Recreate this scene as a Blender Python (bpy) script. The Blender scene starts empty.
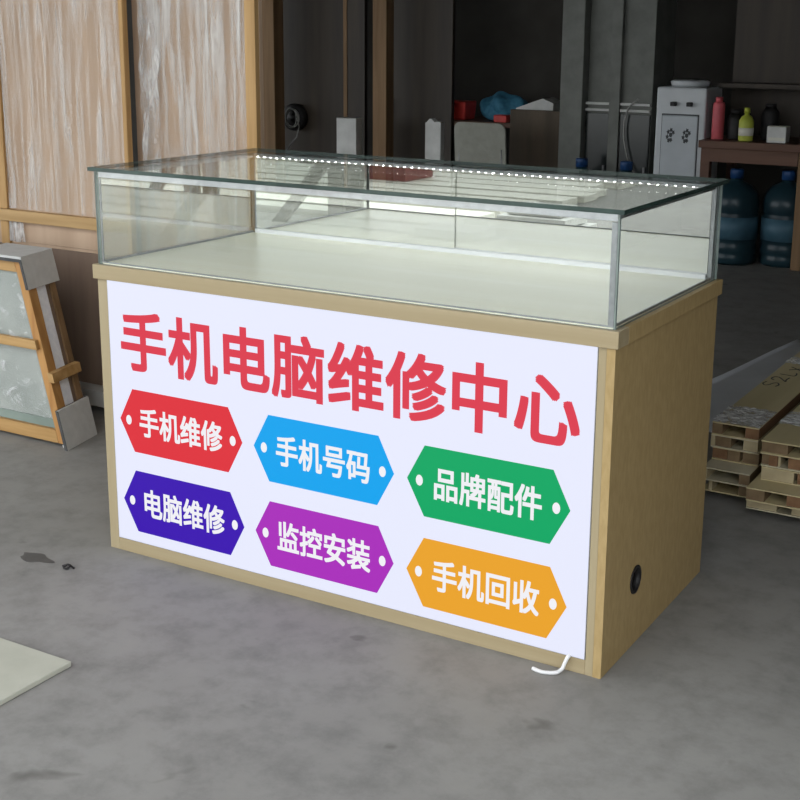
import bpy, bmesh, math, random
from mathutils import Vector, Matrix
random.seed(7)
S = bpy.context.scene
COL = S.collection
PI = math.pi

# ------------------------------------------------------------------ materials
def srgb(r, g, b):
    f = lambda c: (c/255/12.92) if c/255 <= .04045 else ((c/255+.055)/1.055)**2.4
    return (f(r), f(g), f(b), 1)

def new_mat(name):
    m = bpy.data.materials.new(name); m.use_nodes = True
    nt = m.node_tree; nt.nodes.clear()
    out = nt.nodes.new('ShaderNodeOutputMaterial')
    return m, nt, out

def N(nt, kind, **kw):
    n = nt.nodes.new(kind)
    for k, v in kw.items():
        if k in n.inputs.keys() if isinstance(k, str) else False:
            n.inputs[k].default_value = v
        else:
            setattr(n, k, v)
    return n

def coords(nt, scale=(1, 1, 1), rot=(0, 0, 0), kind='Object'):
    tc = nt.nodes.new('ShaderNodeTexCoord'); mp = nt.nodes.new('ShaderNodeMapping')
    mp.inputs['Scale'].default_value = scale; mp.inputs['Rotation'].default_value = rot
    nt.links.new(tc.outputs[kind], mp.inputs['Vector'])
    return mp.outputs['Vector']

def noise(nt, vec, scale, detail=4, rough=.55, dist=0):
    n = nt.nodes.new('ShaderNodeTexNoise')
    n.inputs['Scale'].default_value = scale; n.inputs['Detail'].default_value = detail
    n.inputs['Roughness'].default_value = rough; n.inputs['Distortion'].default_value = dist
    nt.links.new(vec, n.inputs['Vector'])
    return n.outputs['Fac']

def ramp(nt, fac, stops):
    r = nt.nodes.new('ShaderNodeValToRGB')
    el = r.color_ramp.elements
    while len(el) < len(stops): el.new(.5)
    for e, (p, c) in zip(el, stops):
        e.position = p; e.color = c
    nt.links.new(fac, r.inputs['Fac'])
    return r.outputs['Color']

def bump(nt, h, strength=.2, dist=.01):
    b = nt.nodes.new('ShaderNodeBump')
    b.inputs['Strength'].default_value = strength; b.inputs['Distance'].default_value = dist
    nt.links.new(h, b.inputs['Height'])
    return b.outputs['Normal']

def pbsdf(nt, out, color=None, rough=.6, metal=0, spec=.4, normal=None, trans=0):
    p = nt.nodes.new('ShaderNodeBsdfPrincipled')
    if color is not None:
        if isinstance(color, tuple): p.inputs['Base Color'].default_value = color
        else: nt.links.new(color, p.inputs['Base Color'])
    if isinstance(rough, float) or isinstance(rough, int): p.inputs['Roughness'].default_value = rough
    else: nt.links.new(rough, p.inputs['Roughness'])
    p.inputs['Metallic'].default_value = metal
    p.inputs['Specular IOR Level'].default_value = spec
    p.inputs['Transmission Weight'].default_value = trans
    if normal is not None: nt.links.new(normal, p.inputs['Normal'])
    nt.links.new(p.outputs['BSDF'], out.inputs['Surface'])
    return p

def mat_noise(name, c1, c2, scale=(1, 1, 1), ns=20, rough=.6, spec=.3, metal=0, bs=.05, detail=4, lo=.35, hi=.68, kind='Object'):
    m, nt, out = new_mat(name)
    v = coords(nt, scale, kind=kind); f = noise(nt, v, ns, detail)
    c = ramp(nt, f, [(lo, c1), (hi, c2)])
    pbsdf(nt, out, c, rough, metal, spec, bump(nt, f, bs) if bs else None)
    return m

def mat_wood(name, c1, c2, axis='z', ns=14, rough=.5, spec=.3, stretch=.06, bs=.05):
    sc = {'x': (stretch, 1, 1), 'y': (1, stretch, 1), 'z': (1, 1, stretch)}[axis]
    return mat_noise(name, c1, c2, sc, ns, rough, spec, 0, bs, 5)

def mat_emit(name, col, strength=1.0, diff=None):
    m, nt, out = new_mat(name)
    p = pbsdf(nt, out, diff or col, .35, 0, .3)
    p.inputs['Emission Color'].default_value = col
    p.inputs['Emission Strength'].default_value = strength
    return m

def mat_glass(name, tint=(.982, .99, .984, 1), f0=.040, rough=0.0, k=.85):
    """thin clear pane: tinted straight-through light plus a Schlick mirror reflection"""
    m, nt, out = new_mat(name)
    g = nt.nodes.new('ShaderNodeNewGeometry')
    d = nt.nodes.new('ShaderNodeVectorMath'); d.operation = 'DOT_PRODUCT'
    nt.links.new(g.outputs['Incoming'], d.inputs[0]); nt.links.new(g.outputs['Normal'], d.inputs[1])
    def mth(op, a, b=None):
        n = nt.nodes.new('ShaderNodeMath'); n.operation = op
        for i, x in enumerate((a, b)):
            if x is None: continue
            if isinstance(x, (int, float)): n.inputs[i].default_value = x
            else: nt.links.new(x, n.inputs[i])
        return n.outputs[0]
    a = mth('ABSOLUTE', d.outputs['Value'])
    p5 = mth('POWER', mth('SUBTRACT', 1.0, a), 5.0)
    fr = mth('ADD', mth('MULTIPLY', p5, (1 - f0)*k), f0)
    t = nt.nodes.new('ShaderNodeBsdfTransparent'); t.inputs['Color'].default_value = tint
    gl = nt.nodes.new('ShaderNodeBsdfGlossy'); gl.inputs['Roughness'].default_value = rough
    mx = nt.nodes.new('ShaderNodeMixShader')
    nt.links.new(fr, mx.inputs[0]); nt.links.new(t.outputs[0], mx.inputs[1]); nt.links.new(gl.outputs[0], mx.inputs[2])
    nt.links.new(mx.outputs[0], out.inputs['Surface'])
    return m

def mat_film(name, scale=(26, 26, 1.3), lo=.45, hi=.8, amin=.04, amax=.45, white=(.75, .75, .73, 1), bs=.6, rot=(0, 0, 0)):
    """clinging clear plastic film: mostly see-through, hazier along its wrinkles, the white also painted in for glints, glossy"""
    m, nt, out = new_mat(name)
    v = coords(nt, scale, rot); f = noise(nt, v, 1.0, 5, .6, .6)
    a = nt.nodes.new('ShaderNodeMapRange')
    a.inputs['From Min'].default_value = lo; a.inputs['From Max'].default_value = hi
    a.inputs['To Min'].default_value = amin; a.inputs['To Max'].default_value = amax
    nt.links.new(f, a.inputs['Value'])  # alpha noise whitens the film where its wrinkles would glint
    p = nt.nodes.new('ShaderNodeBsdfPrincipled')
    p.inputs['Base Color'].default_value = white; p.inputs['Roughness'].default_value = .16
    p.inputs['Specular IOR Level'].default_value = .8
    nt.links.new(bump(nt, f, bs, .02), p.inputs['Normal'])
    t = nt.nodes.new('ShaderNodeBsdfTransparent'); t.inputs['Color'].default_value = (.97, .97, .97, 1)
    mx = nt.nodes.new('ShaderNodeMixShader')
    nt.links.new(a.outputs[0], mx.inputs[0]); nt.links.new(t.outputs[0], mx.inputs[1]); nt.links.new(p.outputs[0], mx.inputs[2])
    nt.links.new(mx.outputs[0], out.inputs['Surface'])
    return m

M = {}
M['maple_v'] = mat_wood('maple laminate upright', srgb(156, 141, 110), srgb(165, 151, 122), 'z', 30, .45, .35, .03, .02)
M['maple_h'] = mat_wood('maple laminate level', srgb(152, 136, 104), srgb(164, 149, 119), 'x', 30, .45, .35, .03, .02)
M['maple_side'] = mat_wood('maple laminate side', srgb(160, 136, 92), srgb(172, 148, 104), 'z', 90, .55, .25, .35, .02)  # same laminate as the front, the side's shade worked into its yellower tone
M['cream'] = mat_wood('cream display board', srgb(240, 238, 214), srgb(247, 246, 228), 'x', 9, .35, .4, .06, 0)
M['aluminium'] = mat_noise('brushed aluminium', (.5, .51, .53, 1), (.6, .61, .63, 1), (1, 1, 1), 60, .3, .5, .85, 0)
M['dull_aluminium'] = mat_noise('dull aluminium', (.30, .31, .32, 1), (.38, .39, .40, 1), (1, 1, 1), 60, .35, .5, .7, 0)
M['white_rail'] = mat_noise('white rail', (.82, .83, .86, 1), (.84, .85, .88, 1), (1, 1, 1), 30, .4, .4, 0, 0)
M['glass'] = mat_glass('clear pane')
M['glass_top'] = mat_glass('clear top pane', (.978, .99, .982, 1), .042, 0.0, .65)
M['glass_reflective'] = mat_glass('half reflecting pane', (.9, .93, .91, 1), .36)
M['glass_edge'] = mat_noise('green glass edge', (.022, .042, .036, 1), (.04, .07, .06, 1), (1, 1, 1), 12, .12, .6, 0, 0)
m, nt, out = new_mat('silvered mirror')
g = nt.nodes.new('ShaderNodeBsdfGlossy'); g.inputs['Color'].default_value = (.78, .79, .76, 1); g.inputs['Roughness'].default_value = .004
nt.links.new(g.outputs[0], out.inputs['Surface']); M['mirror'] = m
M['pane_edge'] = mat_noise('pale green pane edge', (.20, .25, .23, 1), (.27, .32, .30, 1), ns=12, rough=.15, spec=.6, bs=0)
M['sign_white'] = mat_emit('lit white acrylic', srgb(228, 231, 250), .94, (.06, .06, .065, 1))
M['title_red'] = mat_emit('lit rose red print', srgb(222, 72, 88), .92, (.05, .008, .01, 1))
M['tag_white'] = mat_emit('lit white print', srgb(245, 245, 250), .88, (.06, .06, .06, 1))
for k, c in dict(red=(224, 46, 58), indigo=(58, 8, 178), cyan=(0, 164, 240), magenta=(170, 44, 188), green=(0, 168, 100), yellow=(236, 164, 40)).items():
    M['tag_'+k] = mat_emit('lit %s print' % k, srgb(*c), .93, tuple(x*.04 for x in srgb(*c)[:3])+(1,))
M['led'] = mat_emit('small warm white lamp', (1, .98, .93, 1), 70.0)
M['black_plastic'] = mat_noise('black plastic', (.012, .011, .011, 1), (.022, .02, .02, 1), ns=30, rough=.5, bs=0)
M['white_cable'] = mat_noise('white cable skin', (.7, .7, .7, 1), (.76, .76, .76, 1), ns=30, rough=.45, bs=0)
M['grey_cable'] = mat_noise('grey cable skin', (.24, .24, .22, 1), (.32, .32, .3, 1), ns=30, rough=.5, bs=0)

# concrete floor
m, nt, out = new_mat('worn concrete')
v = coords(nt)
big = noise(nt, v, .9, 6, .6, .3); fine = noise(nt, v, 9, 8, .7); grit = noise(nt, v, 70, 4, .7)
c1 = ramp(nt, big, [(.3, srgb(124, 122, 118)), (.7, srgb(145, 143, 139))])
c2 = ramp(nt, fine, [(.3, (.72, .72, .72, 1)), (.55, (1, 1, 1, 1)), (.8, (1.08, 1.07, 1.05, 1))])
mul = nt.nodes.new('ShaderNodeMix'); mul.data_type = 'RGBA'; mul.blend_type = 'MULTIPLY'; mul.inputs[0].default_value = 1
nt.links.new(c1, mul.inputs[6]); nt.links.new(c2, mul.inputs[7])
spots = ramp(nt, noise(nt, v, 5.5, 3, .5, .4), [(.27, (.62, .61, .6, 1)), (.33, (1, 1, 1, 1))])
mul2 = nt.nodes.new('ShaderNodeMix'); mul2.data_type = 'RGBA'; mul2.blend_type = 'MULTIPLY'; mul2.inputs[0].default_value = 1
nt.links.new(mul.outputs[2], mul2.inputs[6]); nt.links.new(spots, mul2.inputs[7])
pbsdf(nt, out, mul2.outputs[2], .62, 0, .3, bump(nt, grit, .12, .004)); M['concrete'] = m
M['stain'] = mat_noise('damp stain', srgb(74, 72, 70), srgb(88, 86, 84), ns=16, rough=.4, bs=0)

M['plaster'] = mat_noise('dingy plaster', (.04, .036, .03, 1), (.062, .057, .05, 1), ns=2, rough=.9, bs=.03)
M['roof'] = mat_noise('roof sheet', (.07, .07, .07, 1), (.1, .1, .1, 1), ns=3, rough=.8, bs=0)
M['ply'] = mat_wood('plywood', srgb(166, 140, 116), srgb(190, 164, 140), 'z', 7, .6, .25, .12)
M['ply_dark'] = mat_wood('brown hardboard', srgb(118, 99, 86), srgb(134, 114, 98), 'z', 12, .55, .3, .1)
M['batten_h'] = mat_wood('pine batten level', srgb(162, 130, 86), srgb(192, 160, 114), 'x', 22, .6, .25, .06)
M['batten_v'] = mat_wood('pine batten upright', srgb(160, 124, 78), srgb(196, 160, 110), 'z', 22, .6, .25, .06)
M['orange_pine'] = mat_wood('orange pine', srgb(156, 108, 56), srgb(186, 140, 84), 'z', 24, .5, .35, .06)
M['orange_pine_h'] = mat_wood('orange pine level', srgb(154, 116, 66), srgb(186, 150, 98), 'x', 24, .5, .35, .06)
M['brown_timber'] = mat_wood('brown timber', srgb(112, 88, 62), srgb(140, 112, 82), 'z', 20, .6, .2, .06)
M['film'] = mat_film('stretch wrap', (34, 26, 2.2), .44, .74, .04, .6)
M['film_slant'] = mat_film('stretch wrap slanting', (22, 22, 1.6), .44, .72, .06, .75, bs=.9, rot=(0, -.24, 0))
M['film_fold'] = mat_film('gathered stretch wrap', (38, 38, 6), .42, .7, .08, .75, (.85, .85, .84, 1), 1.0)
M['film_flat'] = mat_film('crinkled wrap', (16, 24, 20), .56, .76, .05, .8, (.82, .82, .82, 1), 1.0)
M['film_end'] = mat_film('crinkled end wrap', (30, 60, 30), .36, .62, .25, .92, (.85, .85, .85, 1), 1.0)  # strong white alpha stands in for glints on the crinkles
M['wrapped_glass'] = mat_noise('glass sheets under film', srgb(150, 156, 150), srgb(174, 178, 172), (1, 1, 1), 6, .18, .6, 0, .15)
M['glass_strip'] = mat_noise('greenish glass edge band', srgb(122, 134, 126), srgb(136, 148, 140), ns=8, rough=.2, bs=0)
M['foam'] = mat_noise('white foam', srgb(228, 230, 240), srgb(240, 242, 248), ns=60, rough=.8, bs=.2)
M['grey_card'] = mat_noise('grey cardboard', srgb(186, 186, 184), srgb(196, 196, 194), ns=30, rough=.75, bs=.02)
M['dark_card'] = mat_noise('dark cardboard rim', srgb(66, 66, 66), srgb(78, 78, 78), ns=30, rough=.8, bs=0)
M['white_foam_beam'] = mat_noise('off white beam', srgb(176, 176, 174), srgb(196, 196, 192), ns=12, rough=.8, bs=.05)
M['dark_wood'] = mat_wood('dark door wood', srgb(50, 43, 36), srgb(66, 57, 47), 'z', 10, .5, .3, .08)
M['dark_board'] = mat_wood('dark brown board', srgb(72, 62, 50), srgb(92, 80, 66), 'z', 8, .6, .25, .15)
M['white_board'] = mat_noise('white painted board', srgb(186, 186, 182), srgb(206, 206, 202), ns=8, rough=.55, bs=.02)
M['off_white_board'] = mat_noise('off white board face', srgb(172, 172, 158), srgb(184, 184, 170), ns=8, rough=.55, bs=.02)
M['chair_grey'] = mat_noise('grey moulded plastic', srgb(142, 142, 132), srgb(152, 152, 142), ns=20, rough=.5, bs=0)
M['chair_metal'] = mat_noise('dull steel tube', (.2, .2, .2, 1), (.26, .26, .26, 1), ns=20, rough=.4, metal=.7, bs=0)
M['red_plastic'] = mat_noise('red plastic', srgb(176, 48, 44), srgb(196, 60, 54), ns=20, rough=.4, bs=0)
M['blue_fabric'] = mat_noise('blue bag cloth', srgb(50, 104, 130), srgb(70, 130, 156), ns=30, rough=.7, bs=.2)
M['pillar_grey'] = mat_noise('grey painted steel', srgb(104, 106, 100), srgb(118, 120, 114), ns=10, rough=.6, bs=.02)
M['dark_pane'] = mat_noise('dark door glass', (.018, .022, .022, 1), (.03, .036, .034, 1), ns=3, rough=.15, spec=.5, bs=0)
M['dispenser'] = mat_noise('white enamel', srgb(182, 186, 188), srgb(194, 198, 200), ns=6, rough=.35, spec=.5, bs=0)
M['dispenser_panel'] = mat_noise('pale enamel door', srgb(170, 176, 180), srgb(180, 186, 190), ns=6, rough=.3, spec=.5, bs=0)
M['dark_print'] = mat_noise('dark print', srgb(56, 58, 60), srgb(66, 68, 70), ns=20, rough=.5, bs=0)
M['bench_wood'] = mat_wood('red brown bench wood', srgb(84, 58, 46), srgb(108, 78, 62), 'x', 14, .5, .3, .06)
M['bottle'] = mat_noise('dark blue clear plastic', srgb(26, 46, 54), srgb(34, 58, 66), ns=5, rough=.3, spec=.3, bs=0)
M['bottle_label'] = mat_noise('faded blue label', srgb(56, 88, 104), srgb(72, 104, 120), ns=9, rough=.5, bs=0)
M['blue_cap'] = mat_noise('blue plastic cap', srgb(26, 60, 104), srgb(34, 70, 118), ns=9, rough=.4, bs=0)
M['pink_plastic'] = mat_noise('pink red plastic', srgb(190, 84, 92), srgb(206, 98, 104), ns=9, rough=.4, bs=0)
M['yellow_green'] = mat_noise('yellow green plastic', srgb(164, 172, 62), srgb(186, 192, 84), ns=9, rough=.4, bs=0)
M['label_cream'] = mat_noise('cream paper', srgb(206, 204, 190), srgb(216, 214, 200), ns=9, rough=.7, bs=0)
M['plank_face'] = mat_wood('pale board face', srgb(178, 164, 124), srgb(196, 182, 144), 'y', 8, .5, .3, .08)
M['plank_pale'] = mat_wood('paler board face', srgb(178, 170, 144), srgb(194, 186, 160), 'y', 8, .5, .3, .08)
M['core_brown'] = mat_wood('brown core block', srgb(104, 86, 64), srgb(126, 106, 80), 'y', 20, .7, .2, .2)
M['core_red'] = mat_wood('red brown core block', srgb(104, 76, 54), srgb(132, 100, 72), 'y', 20, .7, .2, .2)
M['core_pale'] = mat_wood('pale core block', srgb(158, 144, 114), srgb(176, 162, 130), 'y', 20, .7, .2, .2)
M['ink'] = mat_noise('black marker ink', (.02, .02, .03, 1), (.03, .03, .04, 1), ns=9, rough=.6, bs=0)
M['grey_sheet'] = mat_noise('grey plastic sheet', srgb(168, 170, 172), srgb(180, 182, 184), ns=5, rough=.35, spec=.5, bs=.1)
M['trestle'] = mat_wood('weathered trestle wood', srgb(62, 58, 50), srgb(78, 73, 63), 'z', 12, .7, .2, .1)
M['mdf_stack'] = mat_noise('white laminated sheet', srgb(214, 212, 200), srgb(228, 226, 216), (1, 1, 1), 4, .5, .3, 0, 0)

# ------------------------------------------------------------------ geometry helpers
def bx(bm, x0, x1, y0, y1, z0, z1, bev=0, mat=0, xf=None):
    vs = [bm.verts.new((x, y, z)) for x in (x0, x1) for y in (y0, y1) for z in (z0, z1)]
    fs = []
    for q in ((0, 1, 3, 2), (4, 6, 7, 5), (0, 4, 5, 1), (2, 3, 7, 6), (0, 2, 6, 4), (1, 5, 7, 3)):
        f = bm.faces.new([vs[i] for i in q]); f.material_index = mat; fs.append(f)
    geom = vs
    if bev:
        es = list({e for f in fs for e in f.edges})
        r = bmesh.ops.bevel(bm, geom=es, offset=bev, segments=2, affect='EDGES', profile=.5)
        geom = list({v for f in r['faces'] for v in f.verts} | {v for v in vs if v.is_valid})
    if xf is not None:
        for v in set(geom):
            if v.is_valid: v.co = xf @ v.co
    return fs

def lathe(bm, prof, cx=0, cy=0, z=0, seg=28, cap=True):
    rings = []
    for r, h in prof:
        rings.append([bm.verts.new((cx+r*math.cos(2*PI*i/seg), cy+r*math.sin(2*PI*i/seg), z+h)) for i in range(seg)])
    for a, b in zip(rings, rings[1:]):
        for i in range(seg):
            f = bm.faces.new((a[i], a[(i+1) % seg], b[(i+1) % seg], b[i])); f.smooth = True
    if cap:
        bm.faces.new(list(reversed(rings[0]))); bm.faces.new(rings[-1])

def tube(bm, pts, r, seg=8):
    pts = [Vector(p) for p in pts]; rings = []
    n = len(pts)
    for i, p in enumerate(pts):
        t = (pts[min(i+1, n-1)]-pts[max(i-1, 0)]).normalized()
        a = t.orthogonal().normalized() if i == 0 else (prev - t*prev.dot(t)).normalized()
        prev = a; b = t.cross(a)
        rings.append([bm.verts.new(p+r*(math.cos(2*PI*k/seg)*a+math.sin(2*PI*k/seg)*b)) for k in range(seg)])
    for q, w in zip(rings, rings[1:]):
        for k in range(seg):
            f = bm.faces.new((q[k], q[(k+1) % seg], w[(k+1) % seg], w[k])); f.smooth = True
    bm.faces.new(list(reversed(rings[0]))); bm.faces.new(rings[-1])

def prism(bm, poly, to3, d, mat=0):
    """polygon in a plane (list of 2-tuples), mapped by to3(a, b, h), thickened from h=0 to h=d"""
    lo = [bm.verts.new(to3(a, b, 0)) for a, b in poly]; hi = [bm.verts.new(to3(a, b, d)) for a, b in poly]
    n = len(poly); fs = [bm.faces.new(lo), bm.faces.new(list(reversed(hi)))]
    for i in range(n):
        fs.append(bm.faces.new((lo[i], hi[i], hi[(i+1) % n], lo[(i+1) % n])))
    for f in fs: f.material_index = mat
    return fs

def smooth_curve(pts, n=8):
    out = []; P = [Vector(p) for p in pts]
    for i in range(len(P)-1):
        p0, p1, p2, p3 = P[max(i-1, 0)], P[i], P[i+1], P[min(i+2, len(P)-1)]
        for k in range(n):
            t = k/n
            out.append(.5*((2*p1)+(-p0+p2)*t+(2*p0-5*p1+4*p2-p3)*t*t+(-p0+3*p1-3*p2+p3)*t**3))
    out.append(P[-1]); return out

def obj(name, bm, mats, parent=None, label=None):
    bmesh.ops.recalc_face_normals(bm, faces=bm.faces[:])
    me = bpy.data.meshes.new(name); bm.to_mesh(me); bm.free()
    for mm in (mats if isinstance(mats, (list, tuple)) else [mats]): me.materials.append(mm)
    o = bpy.data.objects.new(name, me); COL.objects.link(o)
    if parent is not None:
        o.parent = parent
    if label: o['label'] = label
    return o

def part(name, mats, parent, *boxes, bev=0, label=None, xf=None):
    bm = bmesh.new()
    for b in boxes: bx(bm, *b, bev=bev, xf=xf)
    return obj(name, bm, mats, parent, label)

def tag(o, label, cat, group=None):
    o['label'] = label; o['category'] = cat
    if group: o['group'] = group
    return o

def thing(name, label, cat, loc=(0, 0, 0), group=None, rz=0):
    o = bpy.data.objects.new(name, None); COL.objects.link(o)
    o.location = loc; o.rotation_euler = (0, 0, rz); o.empty_display_size = .1
    return tag(o, label, cat, group)

def structure(name, mats, *boxes):
    o = part(name, mats, None, *boxes); o['kind'] = 'structure'; return o

def dup(root, loc, label, group=None, rz=0):
    r = root.copy(); COL.objects.link(r); r.location = loc; r.rotation_euler = (0, 0, rz); r['label'] = label
    if group: r['group'] = group
    for ch in list(root.children):
        c = ch.copy(); COL.objects.link(c); c.parent = r
        for g in ch.children:
            d = g.copy(); COL.objects.link(d); d.parent = c
    return r

# ------------------------------------------------------------------ the workshop shell
structure('floor', M['concrete'], (-16, 8, -16, 6.5, -.12, 0))
structure('wall_back', M['plaster'], (-12, 3.8, 6.4, 6.6, 0, 2.7))
structure('wall_right', M['plaster'], (3.4, 3.6, -1.0, 6.4, 0, 2.7))  # unseen; added and sized to shade the counter's right side
structure('ceiling', M['roof'], (-12, 3.6, -1.35, 6.6, 2.7, 2.82))  # unseen; height and front edge shaped to light the counter and dim the back

# ------------------------------------------------------------------ the display counter
W, D, H, G = 1.374, .651, .75, .989
OV, BAND = .008, .036
cnt = thing('display_counter', 'maple counter with lit white repair sign and glass showcase top, centre of the workshop floor', 'display counter')
# carcass
part('stile', M['maple_v'], cnt, (0, .031, 0, .02, .0, H-BAND), bev=.0012)
part('stile', M['maple_v'], cnt, (W-.036, W-.0185, 0, .02, .0, H-BAND), bev=.0012)
part('bottom_rail', M['maple_h'], cnt, (.031, W-.036, 0, .02, 0, .0345), bev=.0012)
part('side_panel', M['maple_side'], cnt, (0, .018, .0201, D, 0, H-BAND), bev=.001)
# right side panel with its cable hole
bm = bmesh.new()
hy, hz, hr = .181, .157, .029
outer = [(0, 0), (D, 0), (D, H-BAND), (0, H-BAND)]
def ring(a, b, x):
    return [bm.verts.new((x, p, q)) for p, q in a], [bm.verts.new((x, p, q)) for p, q in b]
circ = [(hy+hr*math.cos(2*PI*i/32), hz+hr*math.sin(2*PI*i/32)) for i in range(32)]
faces = {}
for x in (W-.0184, W):
    vo, vc = ring(outer, circ, x)
    es = [bm.edges.new((l[i], l[(i+1) % len(l)])) for l in (vo, vc) for i in range(len(l))]
    bmesh.ops.triangle_fill(bm, use_beauty=True, edges=es)
    faces[x] = (vo, vc)
for l in (0, 1):
    a, b = faces[W-.0184][l], faces[W][l]
    for i in range(len(a)): bm.faces.new((a[i], a[(i+1) % len(a)], b[(i+1) % len(b)], b[i]))
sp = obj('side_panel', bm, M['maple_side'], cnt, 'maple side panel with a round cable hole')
bm = bmesh.new()
lathe(bm, [(hr-.001, 0), (hr+.0035, 0), (hr+.0035, .0022), (hr-.0035, .0026), (hr-.0035, -.018), (hr-.001, -.018)], cap=False)
lathe(bm, [(hr-.003, -.0165), (.0001, -.0165)], cap=False)
for v_ in bm.verts: v_.co = Vector((W+v_.co.z, hy+v_.co.x, hz+v_.co.y))
obj('cable_grommet', bm, M['black_plastic'], sp, 'round black cable hole liner')
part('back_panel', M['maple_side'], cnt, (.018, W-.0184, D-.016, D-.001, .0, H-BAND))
# the lip that carries the glass box, mitred as four boards
part('top_lip', M['maple_h'], cnt, (-OV, W+OV, -OV, .05, H-BAND, H), bev=.0015)
part('top_lip', M['maple_h'], cnt, (-OV, .05, .0501, D+OV, H-BAND, H), bev=.0015)
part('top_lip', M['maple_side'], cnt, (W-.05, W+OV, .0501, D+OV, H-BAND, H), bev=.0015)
part('top_lip', M['maple_h'], cnt, (.0501, W-.0501, D-.05, D+OV, H-BAND, H), bev=.0015)
part('display_deck', M['cream'], cnt, (.0505, W-.0505, .0505, D-.0505, H-BAND+.01, H-.0006))
part('deck_liner', M['cream'], cnt, (.012, W-.012, .010, D-.036, H, H+.003))

# the glass box
gz0, gz1 = H+.0005, G-.010
x0, x1, y0, y1 = .004, W-.004, .002, D-.004      # outer faces of the panes
T = .006
def pane(name, b, axis, mat='glass', label=None):
    """glass slab; its narrow faces carry the green edge material"""
    bm = bmesh.new(); bx(bm, *b)
    bm.normal_update()
    for f in bm.faces:
        f.material_index = 0 if abs(f.normal[axis]) > .9 else 1
    return obj(name, bm, [M['glass_top'] if axis == 2 else M[mat], M['glass_edge'] if axis == 2 else M['pane_edge']], cnt, label)
pane('front_pane', (x0+.0, x1-.0, y0, y0+T, gz0, gz1), 1)
pane('end_pane', (x0, x0+T, y0+T+.0005, y1, gz0, gz1), 0, 'glass_reflective', 'half reflecting left end pane')
pane('end_pane', (x1-T, x1, y0+T+.0005, y1, gz0, gz1), 0)
pane('glass_top', (-OV, W+OV, -OV, D+OV, gz1+.0006, G), 2)
# slim aluminium trim inside the glass
def rail(name, b, label=None, mat='aluminium'): return part(name, M[mat], cnt, b, bev=.0008, label=label)
rail('top_trim', (x0+T+.001, x1-T-.001, y0+T+.0005, y0+T+.009, gz1-.015, gz1))
rail('top_trim', (x0+T+.0005, x0+T+.009, y0+T+.01, y1-.03, gz1-.012, gz1), None, 'dull_aluminium')
rail('top_trim', (x1-T-.009, x1-T-.0005, y0+T+.01, y1-.03, gz1-.012, gz1), None, 'dull_aluminium')
pw = .011
rail('corner_post', (x0+T+.001, x0+T+.005, y0+T+.001, y0+T+.005, H+.0035, gz1-.018), None, 'dull_aluminium')
rail('corner_post', (x1-T-.013, x1-T-.001, y0+T+.001, y0+T+.013, H+.0035, gz1-.018), None, 'dull_aluminium')
rail('corner_post', (x0+T+.001, x0+T+.009, y1-.02, y1-.002, H+.0005, gz1-.001), None, 'dull_aluminium')
rail('corner_post', (x1-T-.010, x1-T-.0005, y1-.024, y1-.002, H+.0005, gz1-.001), None, 'dull_aluminium')
# grey silicone seam along the foot of each pane
for nm, b in (('glass_seam', (x0+T, x1-T, y0+T+.0003, y0+T+.003, H+.0032, H+.0062)),
              ('glass_seam', (x0+T+.0003, x0+T+.0035, y0+T+.01, y1-.03, H+.0032, H+.0085)),
              ('glass_seam', (x1-T-.0035, x1-T-.0003, y0+T+.01, y1-.03, H+.0032, H+.0085))):
    part(nm, M['dull_aluminium'], cnt, b)
# sliding mirror doors in their track
ym = .622
rail('door_track', (x0+T+.01, x1-T-.012, ym-.008, ym+.018, H+.0008, H+.014), 'white bottom track', 'white_rail')
rail('door_track', (x0+T+.01, x1-T-.012, ym-.004, ym+.018, gz1-.012, gz1-.001), 'slim top track')
part('mirror_door', M['mirror'], cnt, (x0+T+.0105, .668, ym, ym+.0045, H+.0145, gz1-.0125))
part('mirror_door', M['mirror'], cnt, (.655, x1-T-.0125, ym+.006, ym+.0105, H+.0145, gz1-.0125))
# lamp strip under the rear edge of the top
strip = rail('lamp_strip', (x0+T+.02, x1-T-.02, ym-.018, ym-.0045, gz1-.008, gz1-.0005), 'aluminium strip of small lamps')
bm = bmesh.new(); bx(bm, -.0019, .0019, -.0019, .0019, -.0014, 0, bev=.0004)
led0 = obj('lamp_bead', bm, M['led'], strip)
nled = 60
for i in range(nled):
    o = led0 if i == 0 else led0.copy()
    if i: COL.objects.link(o)
    o.parent = strip
    o.location = (x0+T+.03+(x1-x0-2*T-.06)*i/(nled-1), ym-.0125, gz1-.0080)
# the backlit sign
sx0, sx1, sz0, sz1 = .033, W-.038, .0357, .7125
sign = part('sign_panel', M['sign_white'], cnt, (sx0, sx1, -.0015, .012, sz0, sz1), label='backlit white acrylic sign panel')
part('sign_edge', M['aluminium'], sign, (sx0-.0018, sx0-.0002, -.001, .012, sz0, sz1), (sx1+.0002, sx1+.0018, -.001, .012, sz0, sz1),
     (sx0, sx1, -.001, .012, sz0-.0014, sz0-.0002), (sx0, sx1, -.001, .012, sz1+.0002, sz1+.0014))

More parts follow.
